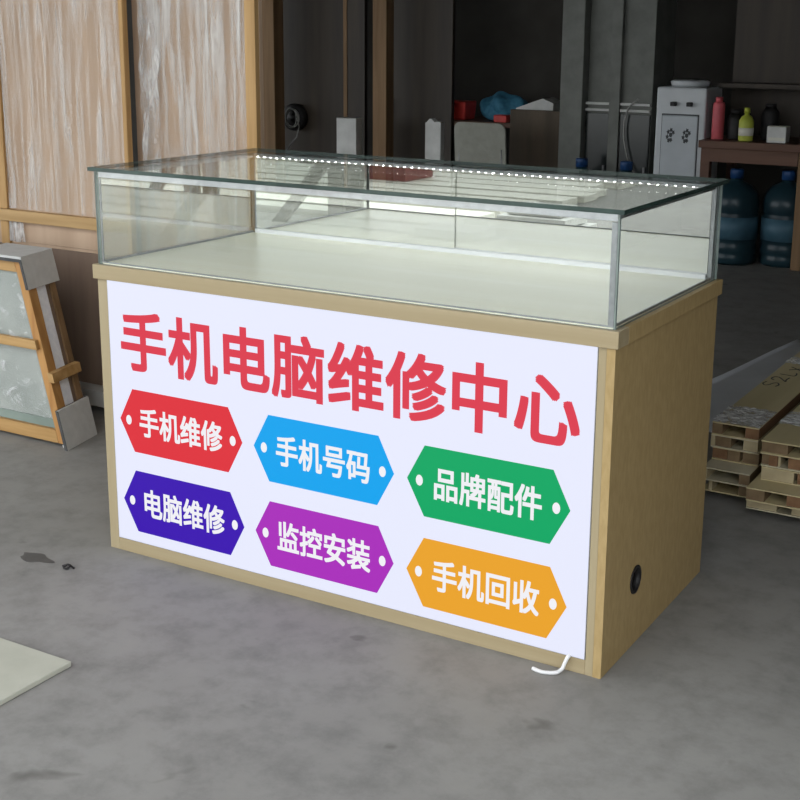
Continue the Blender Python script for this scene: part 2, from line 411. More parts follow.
def lettering(name, text, box, mat, parent, y, bold=.018, gap=None, label=None):
    """print text into the box (x0, x1, z0, z1) on the sign, each character fitted to its own cell"""
    bx0, bx1, bz0, bz1 = box
    n = len(text); bm = bmesh.new()
    for i, ch in enumerate(text):
        cu = bpy.data.curves.new('glyph', 'FONT'); cu.body = ch; cu.size = 1; cu.offset = 0
        cu.extrude = .0; cu.fill_mode = 'BOTH'; cu.resolution_u = 6
        to = bpy.data.objects.new('glyph', cu); COL.objects.link(to)
        dg = bpy.context.evaluated_depsgraph_get()
        me = bpy.data.meshes.new_from_object(to.evaluated_get(dg))
        g = bmesh.new(); g.from_mesh(me)
        xs = [v_.co.x for v_ in g.verts]; zs = [v_.co.y for v_ in g.verts]
        pitch = (bx1-bx0-(n-1)*(gap or 0))/n
        cx0 = bx0+i*(pitch+(gap or 0))
        sx = pitch/.93; sz = (bz1-bz0)/.93
        # the em cell is about one unit wide; centre the ink inside it
        mx_, mz_ = .5, .38
        for ox, oz in [(0, 0)]+[(bold*math.cos(a*PI/4)/max(1e-9, max(abs(math.cos(a*PI/4)), abs(math.sin(a*PI/4)))), bold*math.sin(a*PI/4)/max(abs(math.cos(a*PI/4)), abs(math.sin(a*PI/4)))) for a in range(8)]:
            off = {}
            for v_ in g.verts:
                off[v_] = bm.verts.new((cx0+pitch/2+(v_.co.x-mx_+ox)*sx, y, (bz0+bz1)/2+(v_.co.y-mz_+oz)*sz))
            for f in g.faces: bm.faces.new([off[v_] for v_ in f.verts])
        g.free(); COL.objects.unlink(to); bpy.data.objects.remove(to); bpy.data.curves.remove(cu); bpy.data.meshes.remove(me)
    r = bmesh.ops.extrude_face_region(bm, geom=bm.faces[:])
    for v_ in [e for e in r['geom'] if isinstance(e, bmesh.types.BMVert)]: v_.co.y -= .0004
    return obj(name, bm, mat, parent, label)

lettering('title_lettering', '手机电脑维修中心', (.071, 1.302, .494, .642), M['title_red'], sign, -.0015, .024, .013, 'rose red title characters')
cells = [('red', .0565, .443, .361, '手机维修'), ('cyan', .477, .866, .361, '手机号码'), ('green', .9, 1.292, .359, '品牌配件'),
         ('indigo', .0565, .443, .147, '电脑维修'), ('magenta', .477, .866, .147, '监控安装'), ('yellow', .9, 1.292, .144, '手机回收')]
for c, a, b, zc, txt in cells:
    bm = bmesh.new(); h = .082
    prism(bm, [(a, zc), (a+.044, zc+h), (b-.041, zc+h), (b, zc), (b-.044, zc-h), (a+.044, zc-h)], lambda p, q, e: (p, -.0015-e, q), .0006)
    bt = obj('sign_tag', bm, M['tag_'+c], sign, '%s tag shape' % c)
    mid = (a+b)/2
    lettering('tag_lettering', txt, (mid-.129, mid+.131, zc-.036, zc+.0375), M['tag_white'], sign, -.0021, .021, .005, 'white characters on the %s tag' % c)
    for s in (-1, 1):
        bm = bmesh.new()
        prism(bm, [(mid+s*.1645+.0088*math.cos(2*PI*i/24), zc+.0125*math.sin(2*PI*i/24)) for i in range(24)], lambda p, q, e: (p, -.0021-e, q), .0004)
        obj('tag_dot', bm, M['tag_white'], sign, 'white dot on the %s tag' % c)
# loose white lead hanging out under the sign
bm = bmesh.new()
tube(bm, smooth_curve([(1.303, .003, .036), (1.301, -.006, .034), (1.297, -.011, .022), (1.293, -.016, .009), (1.285, -.03, .0045), (1.26, -.042, .0045), (1.235, -.038, .0045)]), .0042)
obj('power_lead', bm, M['white_cable'], cnt, 'short white lead below the sign')

# ------------------------------------------------------------------ wrapped wooden crates standing behind on the left
def crate(label, x, w, y, parts_fn):
    t = thing('crated_panel', label, 'crate', (x, y, 0), 'wrapped plywood crates')
    parts_fn(t); return t
def film_sheet(name, mat, parent, xa, xb, za, zb, y, amp=.006, nx=40, nz=24, slant=0, seed=1, label=None):
    rnd = random.Random(seed); ph = [rnd.uniform(0, 6.28) for _ in range(6)]
    bm = bmesh.new(); grid = []
    for i in range(nx+1):
        row = []
        for k in range(nz+1):
            u, w_ = i/nx, k/nz
            xx = xa+(xb-xa)*u; zz = za+(zb-za)*w_
            q = xx+slant*(zz-za)
            d = amp*(.5+.25*math.sin(q*70+ph[0]+2*math.sin(zz*3+ph[1]))+.25*math.sin(q*131+ph[2]+zz*2))
            row.append(bm.verts.new((xx, y-d, zz)))
        grid.append(row)
    for i in range(nx):
        for k in range(nz):
            f = bm.faces.new((grid[i][k], grid[i+1][k], grid[i+1][k+1], grid[i][k+1])); f.smooth = True
    return obj(name, bm, mat, parent, label)
def crate_a(t):
    part('plywood_sheet', M['ply'], t, (0, .695, .004, .02, .57, 1.95))
    part('lower_sheet', M['ply_dark'], t, (.0, .695, .002, .02, .085, .558), label='darker brown lower sheet')
    part('plywood_sheet', M['ply'], t, (0, .695, .0035, .02, .559, .569))
    part('batten', M['batten_h'], t, (-.16, .695, -.022, .0025, .645, .686), bev=.002)
    part('batten', M['batten_v'], t, (0.075, .115, -.010, .003, .687, 1.95), bev=.002)
    part('batten', M['batten_v'], t, (0.075, .115, -.010, .003, .559, .644), bev=.002)
    sh = Matrix(((1, 0, 0, 0), (0, 1, 0, 0), (0, 0, 1, 0), (0, 0, 0, 1)))
    part('batten', M['batten_v'], t, (.697, .714, -.022, .003, .10, 1.95), bev=.002, xf=sh)
    part('skid', M['white_foam_beam'], t, (-.1, .695, -.06, .02, .026, .084), bev=.003, label='off white beam under the crate')
    part('skid_block', M['dark_wood'], t, (.05, .15, -.05, .02, 0, .0255)); part('skid_block', M['dark_wood'], t, (.58, .69, -.05, .02, 0, .0255))
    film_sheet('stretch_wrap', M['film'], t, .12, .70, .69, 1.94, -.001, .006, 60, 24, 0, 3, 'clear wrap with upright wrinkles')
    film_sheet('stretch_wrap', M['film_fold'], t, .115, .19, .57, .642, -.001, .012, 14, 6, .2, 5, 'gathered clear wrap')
crate('plywood crate with a level pine batten, behind the framed glass crate', -1.44, .74, .93, crate_a)
def crate_b(t):
    part('plywood_sheet', M['ply'], t, (-.022, .50, .004, .02, .33, 1.95))
    part('lower_sheet', M['ply_dark'], t, (.0, .50, .004, .02, .085, .329), label='darker brown lower sheet')
    part('batten', M['batten_v'], t, (.458, .499, -.018, .0035, .1, 1.95), bev=.002)
    part('batten', M['batten_h'], t, (.0, .4575, -.014, .0035, .40, .44), bev=.002)
    part('skid', M['white_foam_beam'], t, (.0, .51, -.028, .02, .026, .084), bev=.003, label='off white beam under the crate')
    part('skid_block', M['dark_wood'], t, (.05, .13, -.026, .02, 0, .0255)); part('skid_block', M['dark_wood'], t, (.40, .49, -.026, .02, 0, .0255))
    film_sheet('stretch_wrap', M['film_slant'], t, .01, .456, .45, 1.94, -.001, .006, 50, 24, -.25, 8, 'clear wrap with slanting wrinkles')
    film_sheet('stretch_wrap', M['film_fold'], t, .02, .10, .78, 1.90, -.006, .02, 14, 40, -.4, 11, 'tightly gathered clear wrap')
crate('plywood crate under slanting clear wrap, next to the broad brown post behind the showcase', -.735, .55, .985, crate_b)

# ------------------------------------------------------------------ framed glass crate at the left edge
fc = thing('framed_glass_crate', 'small pine framed crate of wrapped glass with grey corner guards, leaning before the plywood crates', 'crate', (-.69, .53, 0))
A = Matrix(((1, -.25, -.30, 0), (0, 1, .035, 0), (0, 0, 1, 0), (0, 0, 0, 1)))
def fpart(name, mat, *b, bev=.002, label=None): return part(name, M[mat], fc, *b, bev=bev, label=label, xf=A)
fpart('stile', 'orange_pine', (-.034, 0, 0, .045, .012, .60))
fpart('stile', 'orange_pine', (-.90, -.866, 0, .045, .012, .60))
fpart('rail', 'orange_pine_h', (-.866, -.0345, 0, .045, .012, .055))
fpart('rail', 'orange_pine_h', (-.866, -.0345, 0, .045, .555, .60))
fpart('cross_batten', 'orange_pine_h', (-.87, -.012, -.018, -.0005, .315, .345))
fpart('glass_pack', 'wrapped_glass', (-.866, -.0345, .015, .045, .085, .554), bev=0, label='wrapped sheets of pale green glass')
fpart('glass_edge_band', 'glass_strip', (-.866, -.0345, .013, .045, .0555, .0845), bev=0)
fpart('foam_core', 'foam', (-.90, -.006, .0455, .105, .012, .60), bev=.006, label='white foam packing')
fpart('back_stile', 'brown_timber', (-.036, -.002, .124, .155, .012, .60))
fpart('back_stile', 'brown_timber', (-.90, -.866, .124, .155, .012, .60))
fpart('back_board', 'ply_dark', (-.90, -.010, .1055, .1235, .012, .60), bev=0)  # dark board stands in for the shaded gap behind the foam
fpart('side_brace', 'orange_pine_h', (-.001, .022, -.008, .155, .212, .243))
fpart('corner_guard', 'grey_card', (-.20, .012, -.012, .166, .6005, .609), (.0035, .012, -.012, .166, .505, .6004), bev=.001, label='grey card guard on the top corner')
fpart('guard_rim', 'dark_card', (.0005, .0034, -.012, .166, .505, .6), (.0005, .0125, -.0138, -.0122, .505, .6), (-.20, .0005, -.0125, -.009, .5905, .6004), bev=0)
fpart('corner_guard', 'grey_card', (.0035, .013, -.014, .166, .0, .125), (-.02, .0034, .002, .166, 0, .0085), bev=.001, label='grey card guard on the bottom corner')
fpart('guard_rim', 'dark_card', (.0005, .0034, -.0145, .166, .0085, .125), (.0005, .0135, -.0158, -.0142, .0, .125), bev=0)
bm = bmesh.new()
for seed in (1, 2):
    pass
rnd = random.Random(4); gr = []
for i in range(31):
    row = []
    for k in range(17):
        p = Vector((-.864+.829*i/30, -.0008-.004*rnd.random(), .09+.46*k/16)); row.append(bm.verts.new(A @ p))
    gr.append(row)
for i in range(30):
    for k in range(16):
        f = bm.faces.new((gr[i][k], gr[i+1][k], gr[i+1][k+1], gr[i][k+1])); f.smooth = True
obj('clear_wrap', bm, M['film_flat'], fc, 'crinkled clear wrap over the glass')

# ------------------------------------------------------------------ bits lying on the floor
o = part('foam_board', M['off_white_board'], None, (-.62, .39, -.98, -.53, .0005, .0125), bev=.002)
tag(o, 'off-white board lying flat on the concrete nearest to the camera', 'board')
bm = bmesh.new()
pts = [(-.112+.052*math.cos(t)*(1+.25*math.sin(3*t+1)), -.156+.024*math.sin(t)*(1+.2*math.cos(4*t))) for t in [2*PI*i/40 for i in range(40)]]
prism(bm, pts, lambda p, q, e: (p, q, .0003+e), .0006)
tag(obj('damp_stain', bm, M['stain']), 'dark oval stain on the concrete before the framed glass crate', 'stain')
bm = bmesh.new()
tube(bm, smooth_curve([(-.012, 0, .003), (.0, .008, .006), (.014, .002, .008), (.012, -.008, .004), (-.002, -.006, .003), (.004, .004, .009), (.024, .004, .003)], 6), .0026, 6)
o = obj('plastic_scrap', bm, M['black_plastic']); o.location = (.001, -.161, 0)
tag(o, 'tiny black curl of scrap on the concrete beside the stain', 'scrap')

# ------------------------------------------------------------------ stacks of hollow boards at the right
def make_plank(w, L, th, blocks, face='plank_face'):
    """blocks: list of (x0, x1, material) filling the open end between two facing sheets"""
    r = bpy.data.objects.new('hollow_plank', None); COL.objects.link(r)
    s = .0035
    part('facing_sheet', M[face], r, (0, w, 0, L, th-s, th), bev=.0006)
    part('facing_sheet', M[face], r, (0, w, 0, L, 0, s), bev=.0006)
    for a, b, mt in blocks:
        part('core_block', M[mt], r, (a, b, random.uniform(.001, .010), L-.01, s+.0002, th-s-.0002))
    return r
GRP = 'hollow boards stacked on the floor beside the counter'
w = .137
defs = [
    (.0, .0, [(.0, .030, 'core_brown'), (.098, .137, 'core_red')], 'plank_face', 'hollow board with marker figures, topmost of the stack next to the counter'),
    (-.002, .004, [(.0, .012, 'core_pale'), (.013, .058, 'core_brown'), (.095, .137, 'core_pale')], 'plank_pale', 'hollow board second from the top, stack next to the counter'),
    (.002, .010, [(.0, .044, 'core_red'), (.046, .082, 'core_brown'), (.09, .137, 'core_brown')], 'plank_face', 'hollow board third from the top, stack next to the counter'),
    (.001, -.07, [(.0, .014, 'core_pale'), (.106, .137, 'core_brown')], 'plank_pale', 'hollow board jutting forward, fourth from the top next to the counter'),
    (-.004, -.05, [(.02, .03, 'core_pale'), (.108, .137, 'core_brown')], 'plank_face', 'hollow board lowest of the stack next to the counter'),
]
th = .0385; base = .033
for i, (dx, dy, bl, fc_, lb) in enumerate(defs):
    r = make_plank(w, 2.1, th, bl, fc_); tag(r, lb, 'board', GRP)
    r.location = (1.216+dx, 1.2+dy, base+(4-i)*(th+.0006)); r.rotation_euler.z = random.uniform(-.002, .002)
    if i == 0: top_plank = r
# end wrap on the topmost board
bm = bmesh.new(); gr = []
rnd = random.Random(9)
for i in range(25):
    row = []
    for k in range(17):
        row.append(bm.verts.new((-.002+.141*k/16, -.002+.19*i/24, th+.0012+.005*rnd.random()))); 
    gr.append(row)
for i in range(24):
    for k in range(16):
        f = bm.faces.new((gr[i][k], gr[i+1][k], gr[i+1][k+1], gr[i][k+1])); f.smooth = True
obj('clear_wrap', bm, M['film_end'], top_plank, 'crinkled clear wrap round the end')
bm = bmesh.new(); gr = []
for i in range(13):
    row = []
    for k in range(17):
        row.append(bm.verts.new((-.002+.141*k/16, .80+.10*i/12, th+.0012+.005*rnd.random())))
    gr.append(row)
for i in range(12):
    for k in range(16):
        f = bm.faces.new((gr[i][k], gr[i+1][k], gr[i+1][k+1], gr[i][k+1])); f.smooth = True
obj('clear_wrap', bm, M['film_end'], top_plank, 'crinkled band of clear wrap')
# handwritten figures, strokes of a marker pen (u along the board, v across)
glyph = {
 'S': [[(.85, .9), (.4, 1.0), (.1, .78), (.3, .55), (.7, .42), (.85, .2), (.5, 0), (.1, .1)]],
 '2': [[(.1, .75), (.3, 1.0), (.75, .95), (.8, .65), (.4, .3), (.05, .0), (.45, .08), (.95, .02)]],
 'L': [[(.25, 1.0), (.2, .5), (.18, .05), (.6, .0), (.85, .08)]],
 'X': [[(.1, .9), (.85, .05)], [(.85, .95), (.1, .0)]],
 '4': [[(.55, 1.0), (.1, .4), (.9, .42)], [(.65, .75), (.62, 0)]],
 '5': [[(.9, 1.0), (.25, .98), (.2, .6), (.65, .6), (.85, .3), (.5, .0), (.1, .08)]],
}
bm = bmesh.new(); u = 0
for ch in 'S2LX45':
    for st in glyph[ch]:
        pts = smooth_curve([(.058-.050*q+.10*u, .475+u+p*.060, th+.0012) for p, q in st], 4)
        tube(bm, pts, .0027, 5)
    u += .078
for v_ in bm.verts: v_.co.z = th+.0004+(v_.co.z-th)*.3
obj('marker_figures', bm, M['ink'], top_plank, 'handwritten black figures')
defs2 = [
    (.0, .0, [(.0, .072, 'core_brown'), (.13, .16, 'core_brown')], 'plank_face', 'wide hollow board, topmost in the pile farther from the counter'),
    (.0, .01, [(.0, .02, 'core_brown'), (.022, .045, 'core_red'), (.046, .052, 'core_pale'), (.075, .15, 'core_red')], 'plank_pale', 'wide hollow board second from the top in the pile farther from the counter'),
    (.004, .006, [(.0, .09, 'core_pale'), (.10, .15, 'core_red')], 'plank_face', 'wide hollow board third from the top in the pile farther from the counter'),
    (-.012, -.075, [(.0, .05, 'core_brown'), (.11, .15, 'core_red')], 'plank_face', 'wide hollow board jutting forward, fourth from the top in the pile farther from the counter'),
    (-.022, -.03, [(.0, .085, 'core_pale'), (.125, .17, 'core_pale')], 'plank_pale', 'wide hollow board lowest in the pile farther from the counter'),
]
for i, (dx, dy, bl, fc_, lb) in enumerate(defs2):
    r = make_plank(.20, 2.1, th, bl, fc_); tag(r, lb, 'board', GRP)
    r.location = (1.388+dx, 1.1+dy, base+(4-i)*(th+.0006)); r.rotation_euler.z = random.uniform(-.0015, .0015)
    if i == 0: top2 = r
bm = bmesh.new(); gr = []
for i in range(17):
    row = []
    for k in range(17):
        row.append(bm.verts.new((-.002+.204*k/16, .18+.14*i/16, th+.0012+.0035*rnd.random())))
    gr.append(row)
for i in range(16):
    for k in range(16):
        f = bm.faces.new((gr[i][k], gr[i+1][k], gr[i+1][k+1], gr[i][k+1])); f.smooth = True
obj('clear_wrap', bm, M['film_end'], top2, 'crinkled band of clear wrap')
for i, yy in enumerate((1.42, 2.9)):
    o = part('bearer', M['brown_timber'], None, (1.20, 1.62, yy, yy+.07, 0, base-.0006), bev=.002)
    tag(o, 'timber bearer under the %s end of the stacked hollow boards' % ('near' if i == 0 else 'far'), 'timber', 'bearers under the boards')
# grey plastic sheet lying behind
bm = bmesh.new(); gr = []
for i in range(17):
    row = []
    for k in range(9):
        uu, vv = i/16, k/8
        xl = .72+.21*uu; xx = xl+(1.195-xl)*vv; yy = 1.8+1.55*uu
        row.append(bm.verts.new((xx, yy, .004+.007*math.sin(vv*PI)*(.6+.4*math.sin(uu*5))+.003*math.sin(9*uu+5*vv))))
    gr.append(row)
for i in range(16):
    for k in range(8):
        f = bm.faces.new((gr[i][k], gr[i+1][k], gr[i+1][k+1], gr[i][k+1])); f.smooth = True
r = bmesh.ops.extrude_face_region(bm, geom=bm.faces[:])
for v_ in [e for e in r['geom'] if isinstance(e, bmesh.types.BMVert)]: v_.co.z -= .0035
tag(obj('plastic_sheet', bm, M['grey_sheet']), 'grey plastic sheet lying on the dark floor behind the stacked boards', 'sheet')

# ------------------------------------------------------------------ things along the back of the workshop
def simple(name, mat, label, cat, *b, bev=.003, group=None):
    return tag(part(name, M[mat], None, *b, bev=bev), label, cat, group)
simple('timber_post', 'brown_timber', 'broad brown timber post next to the wrapped crates, before the panel with the reel', 'post', (-3.56, -3.38, 5.3, 5.42, 0, 2.6), group='timber posts along the back')
t = thing('wooden_panel', 'dark wooden panel at the back with a black cable reel hung on it', 'panel', (-3.62, 5.66, 0), 'dark wooden panels at the back')
part('panel', M['dark_wood'], t, (0, .78, 0, .04, 0, 2.3), bev=.004)
part('edge_strip', M['brown_timber'], t, (.60, .63, -.006, -.0005, .02, 2.28))
bm = bmesh.new()
pts = []
for i in range(90):
    a = i/90*2*PI*3.2; rr = .055+.006*math.sin(a*.7)
    pts.append((.10+rr*math.cos(a), -.02-.012*math.sin(a*1.3), .80+rr*1.2*math.sin(a)))
pts += [(.165, -.02, .74), (.14, -.02, .66), (.08, -.02, .60), (.04, -.02, .55)]
tube(bm, pts, .0045, 6)
reel = thing('cable_reel', 'round black reel with a pale cable loop hung on the dark panel at the back', 'reel', (-3.44, 5.6595, .70))
obj('cable_loop', bm, M['grey_cable'], reel, 'thin pale cable loop').location = (-.06, -.1045, -.80)
bm = bmesh.new(); lathe(bm, [(.001, 0), (.095, 0), (.10, .01), (.10, .05), (.085, .06), (.03, .06), (.028, .075), (.001, .075)])
for v_ in bm.verts: v_.co = Vector((v_.co.x, -v_.co.z, v_.co.y))
obj('drum', bm, M['black_plastic'], reel)
simple('white_carton', 'white_board', 'tall narrow white board standing in front of the dark panel with the reel', 'board', (-2.832, -2.668, 5.28, 5.36, 0, .738), group='white boards standing at the back')
simple('timber_post', 'brown_timber', 'slim brown timber post between the two dark wooden panels', 'post', (-2.57, -2.46, 5.34, 5.44, 0, 2.6), group='timber posts along the back')
t = thing('wooden_panel', 'dark wooden panel with a black handle, behind the narrow white board with torn top', 'panel', (-2.74, 5.66, 0), 'dark wooden panels at the back')
part('panel', M['dark_wood'], t, (0, .62, 0, .04, 0, 2.3), bev=.004)
bm = bmesh.new(); tube(bm, smooth_curve([(.13, -.001, .86), (.13, -.03, .85), (.125, -.035, .78), (.11, -.03, .70), (.11, -.001, .69)], 5), .009, 8)
obj('handle', bm, M['black_plastic'], t)
bm = bmesh.new()
prism(bm, [(0, 0), (.118, 0), (.118, .742), (.085, .748), (.07, .742), (.045, .765), (.03, .762), (.012, .742), (0, .735)], lambda p, q, e: (-2.088+p, 5.24+e, q), .05)
tag(obj('white_carton', bm, M['white_board']), 'narrow white board with a torn top, next to the grey chair', 'board', 'white boards standing at the back')
# a table with odds and ends, behind the grey chair
t = thing('work_table', 'dark work table carrying a red tub and blue bag, behind the grey chair', 'table', (-2.55, 5.71, 0))
part('table_top', M['bench_wood'], t, (.3, 1.34, 0, .6, .69, .725), bev=.003)
for lx in (.33, 1.26):
    for ly in (.03, .52): part('leg', M['dark_wood'], t, (lx, lx+.05, ly, ly+.05, 0, .6895), bev=.002)
bm = bmesh.new()
bx(bm, -.10, .10, -.09, .09, 0, .13, bev=.012)
for v_ in bm.verts: v_.co.x *= .88+.12*v_.co.z/.13; v_.co.y *= .88+.12*v_.co.z/.13
o = obj('plastic_tub', bm, M['red_plastic']); o.location = (-2.17, 5.86, .7255); tag(o, 'red plastic tub on the table behind the grey chair', 'tub')
bm = bmesh.new(); bmesh.ops.create_icosphere(bm, subdivisions=4, radius=1)
for v_ in bm.verts:
    n = v_.co.copy(); k = 1+.09*math.sin(7*n.x+3*n.z)+.07*math.sin(9*n.y-5*n.z)
    v_.co = Vector((n.x*.17*k, n.y*.12*k, max(n.z*.11*k, -.075)))
for f in bm.faces: f.smooth = True
o = obj('cloth_bag', bm, M['blue_fabric']); o.location = (-1.89, 6.02, .8008); tag(o, 'crumpled blue cloth bag on the table above the grey chair back', 'bag')
bm = bmesh.new(); bx(bm, -.05, .05, -.05, .05, 0, .05, bev=.006)
o = obj('small_tub', bm, M['red_plastic']); o.location = (-1.77, 5.765, .7255); tag(o, 'small red tub in front of the blue bag on the table', 'tub')
bm = bmesh.new()
prism(bm, [(0, 0), (.28, 0), (.28, .14), (.20, .17), (0, .10)], lambda p, q, e: (p, e, q), .18)
o = obj('foam_offcut', bm, M['white_board']); o.location = (-1.05, 5.78, .7255); o.location.x = -1.68
tag(o, 'white foam offcut on the table between the blue bag and grey steel post', 'offcut')
# the grey chair, its back to us
t = thing('plastic_chair', 'grey moulded plastic chair with its rounded back towards us', 'chair', (-1.60, 5.12, 0))
bm = bmesh.new(); nA, nB = 14, 10; gr = []
def outline(hw, z0, z1, r):
    pts = []
    for cx, cz, a0 in ((hw-r, z1-r, 0), (-hw+r, z1-r, 90), (-hw+r*.6, z0+r*.6, 180), (hw-r*.6, z0+r*.6, 270)):
        rr = r if a0 < 180 else r*.6
        for k in range(7): a = math.radians(a0+15*k); pts.append((cx+rr*math.cos(a), cz+rr*math.sin(a)))
    return pts
prism(bm, outline(.185, .44, .765, .05), lambda p, q, e: (p, -.02+e+.5*p*p-.10*(q-.44), q), .012)
for f in bm.faces: f.smooth = False
obj('backrest', bm, M['chair_grey'], t)
bm = bmesh.new(); prism(bm, outline(.20, 0, .40, .06), lambda p, q, e: (p, .0+q, .425+e+.25*p*p), .014)
obj('seat', bm, M['chair_grey'], t)
for sx in (-1, 1):
    for (ya, yb) in ((.05, .0), (.33, .38)):
        bm = bmesh.new(); tube(bm, [(sx*.15, ya, .424), (sx*.19, yb, .005)], .011); obj('leg', bm, M['chair_metal'], t)
for sx in (-1, 1):
    bm = bmesh.new(); tube(bm, [(sx*.16, .06, .424), (sx*.155, -.0, .46), (sx*.155, -.0135, .60)], .009); obj('back_support', bm, M['chair_metal'], t)
# dark brown board, pillar, glazed cupboard
simple('brown_board', 'dark_board', 'dark brown board standing between the grey chair and the grey steel post', 'board', (-1.60, -1.212, 5.53, 5.57, 0, .83))
simple('steel_post', 'pillar_grey', 'thick grey steel post between the dark brown board and the glazed cupboard', 'post', (-1.205, -1.05, 5.45, 5.60, 0, 2.699), bev=.004)
t = thing('glazed_cupboard', 'grey cupboard with two dark glass doors beside the water dispenser', 'cupboard', (-1.045, 5.5, 0))
part('carcass', M['pillar_grey'], t, (0, .44, .03, .40, 0, 1.9), bev=.003)
part('frame_post', M['pillar_grey'], t, (.165, .235, -.01, .0295, 0, 1.9), bev=.003)
for a, b in ((.0, .164), (.236, .44)):
    dr = part('door', M['dark_pane'], t, (a+.004, b-.004, .008, .0295, .04, .83), bev=.002, label='dark glass door')
    part('door_handle', M['chair_metal'], dr, (b-.03, b-.018, -.006, .0078, .42, .5))
    part('top_rail', M['white_board'], t, (a+.002, b-.002, -.004, .0295, .845, .86), bev=.001, label='pale rail')
    part('top_rail', M['white_board'], t, (a+.002, b-.002, -.004, .0295, .885, .90), bev=.001, label='pale rail')
bm = bmesh.new(); tube(bm, smooth_curve([(-.68, 5.485, .93), (-.745, 5.475, .86), (-.765, 5.475, .72), (-.73, 5.475, .55), (-.68, 5.475, .46)], 8), .006, 6)
tag(obj('hanging_cable', bm, M['grey_cable']), 'grey cable looping down the front of the glazed cupboard', 'cable')
# water dispenser
t = thing('water_dispenser', 'white water dispenser with two dark flower prints, beside the red-brown bench', 'water dispenser', (-.465, 5.22, 0))
part('body', M['dispenser'], t, (0, .31, 0, .31, .02, 1.02), bev=.012)
part('plinth', M['black_plastic'], t, (.015, .295, .02, .30, 0, .0195))
dp = part('door', M['dispenser_panel'], t, (.045, .268, -.010, -.0005, .46, .855), bev=.006, label='raised pale door panel')
part('door_seam', M['dark_print'], t, (.040, .273, -.0004, .0, .452, .863))
for cx in (.105, .205):
    bm = bmesh.new(); rnd = random.Random(int(cx*1000))
    prism(bm, [(cx+.011*math.cos(q*PI/5), .737+.014*math.sin(q*PI/5)) for q in range(10)], lambda p, q, e: (p, -.0102-e, q), .0004)
    for j in range(6):
        a = j*PI/3+.3; px, pz = cx+.016*math.cos(a)-.002*j, .745+.026*math.sin(a)-.004*j
        prism(bm, [(px+.010*math.cos(q*PI/5+a)*(1.2 if q % 2 else .7), pz+.014*math.sin(q*PI/5+a)*(1.2 if q % 2 else .7)) for q in range(10)], lambda p, q, e: (p, -.0102-e, q), .0004)
    obj('flower_print', bm, M['dark_print'], dp, 'dark flower print')
bm = bmesh.new(); lathe(bm, [(.001, 0), (.11, 0), (.12, .03), (.10, .04), (.001, .04)], .155, .155, 1.0205); obj('bottle_collar', bm, M['dispenser'], t)
for cx in (.10, .20): part('tap', M['black_plastic'], t, (cx, cx+.03, -.04, -.0, .91, .935), bev=.004)
# bench with goods, bottles under it
t = thing('work_bench', 'red-brown wooden bench standing over two dark water bottles beside the water dispenser', 'bench', (-.15, 5.1, 0))
part('bench_top', M['bench_wood'], t, (0, .66, 0, .62, .680, .724), bev=.003)
part('apron', M['bench_wood'], t, (.06, .58, .03, .05, .60, .6795))
for lx in (.01, .585):
    for ly in (.03, .55): part('leg', M['brown_timber'] if lx > .3 and ly < .1 else M['bench_wood'], t, (lx, lx+.055, ly, ly+.05, 0, .6795), bev=.002)
part('back_board', M['dark_wood'], t, (.0, .66, .60, .62, .7245, 1.7))
part('shelf', M['dark_wood'], t, (.0, .66, .32, .5995, 1.02, 1.045))
def on_bench(name, label, cat, x, y, prof, mat, capr=None):
    bm = bmesh.new(); lathe(bm, prof, seg=24)
    r = thing(name, label, cat, (x, y, .7245)); obj('body', bm, M[mat], r); return r
r = on_bench('spray_can', 'tall pink-red can on the bench, next to the dispenser', 'can', -.085, 5.25, [(.001, 0), (.034, 0), (.036, .006), (.036, .20), (.030, .215), (.001, .216)], 'pink_plastic')
bm = bmesh.new(); lathe(bm, [(.001, .2165), (.022, .2165), (.022, .245), (.001, .247)]); obj('cap', bm, M['pink_plastic'], r)
r = on_bench('squeeze_bottle', 'yellow-green bottle with a cream label, middle of the bench', 'bottle', .095, 5.22, [(.001, 0), (.04, 0), (.043, .008), (.043, .115), (.03, .14), (.014, .15), (.014, .16), (.001, .16)], 'yellow_green')
bm = bmesh.new(); lathe(bm, [(.001, .1605), (.018, .1605), (.016, .19), (.001, .191)]); obj('cap', bm, M['yellow_green'], r)
bm = bmesh.new(); lathe(bm, [(.0435, .03), (.0438, .03), (.0438, .075), (.0435, .075)], cap=False); obj('label_band', bm, M['label_cream'], r)
r = on_bench('dark_jar', 'black jar on the bench between the pink can and yellow-green bottle', 'jar', .005, 5.30, [(.001, 0), (.045, 0), (.048, .01), (.048, .12), (.03, .15), (.001, .15)], 'black_plastic')
bm = bmesh.new(); lathe(bm, [(.001, .1505), (.032, .1505), (.032, .175), (.001, .176)]); obj('cap', bm, M['black_plastic'], r)
r = on_bench('dark_jar', 'black jar behind the yellow-green bottle on the bench', 'jar', .19, 5.38, [(.001, 0), (.05, 0), (.052, .01), (.052, .16), (.03, .19), (.001, .19)], 'black_plastic')
bm = bmesh.new(); lathe(bm, [(.001, .1905), (.032, .1905), (.032, .21), (.001, .211)]); obj('cap', bm, M['black_plastic'], r)
t = thing('paper_box', 'small white box standing on the bench near the yellow-green bottle', 'box', (.29, 5.2, .7245))
part('body', M['white_board'], t, (-.055, .055, -.04, .05, 0, .09), bev=.003)
part('label_band', M['label_cream'], t, (-.045, .05, -.0415, -.0405, .012, .03))
part('flap', M['label_cream'], t, (-.055, .055, -.036, .046, .0905, .094))
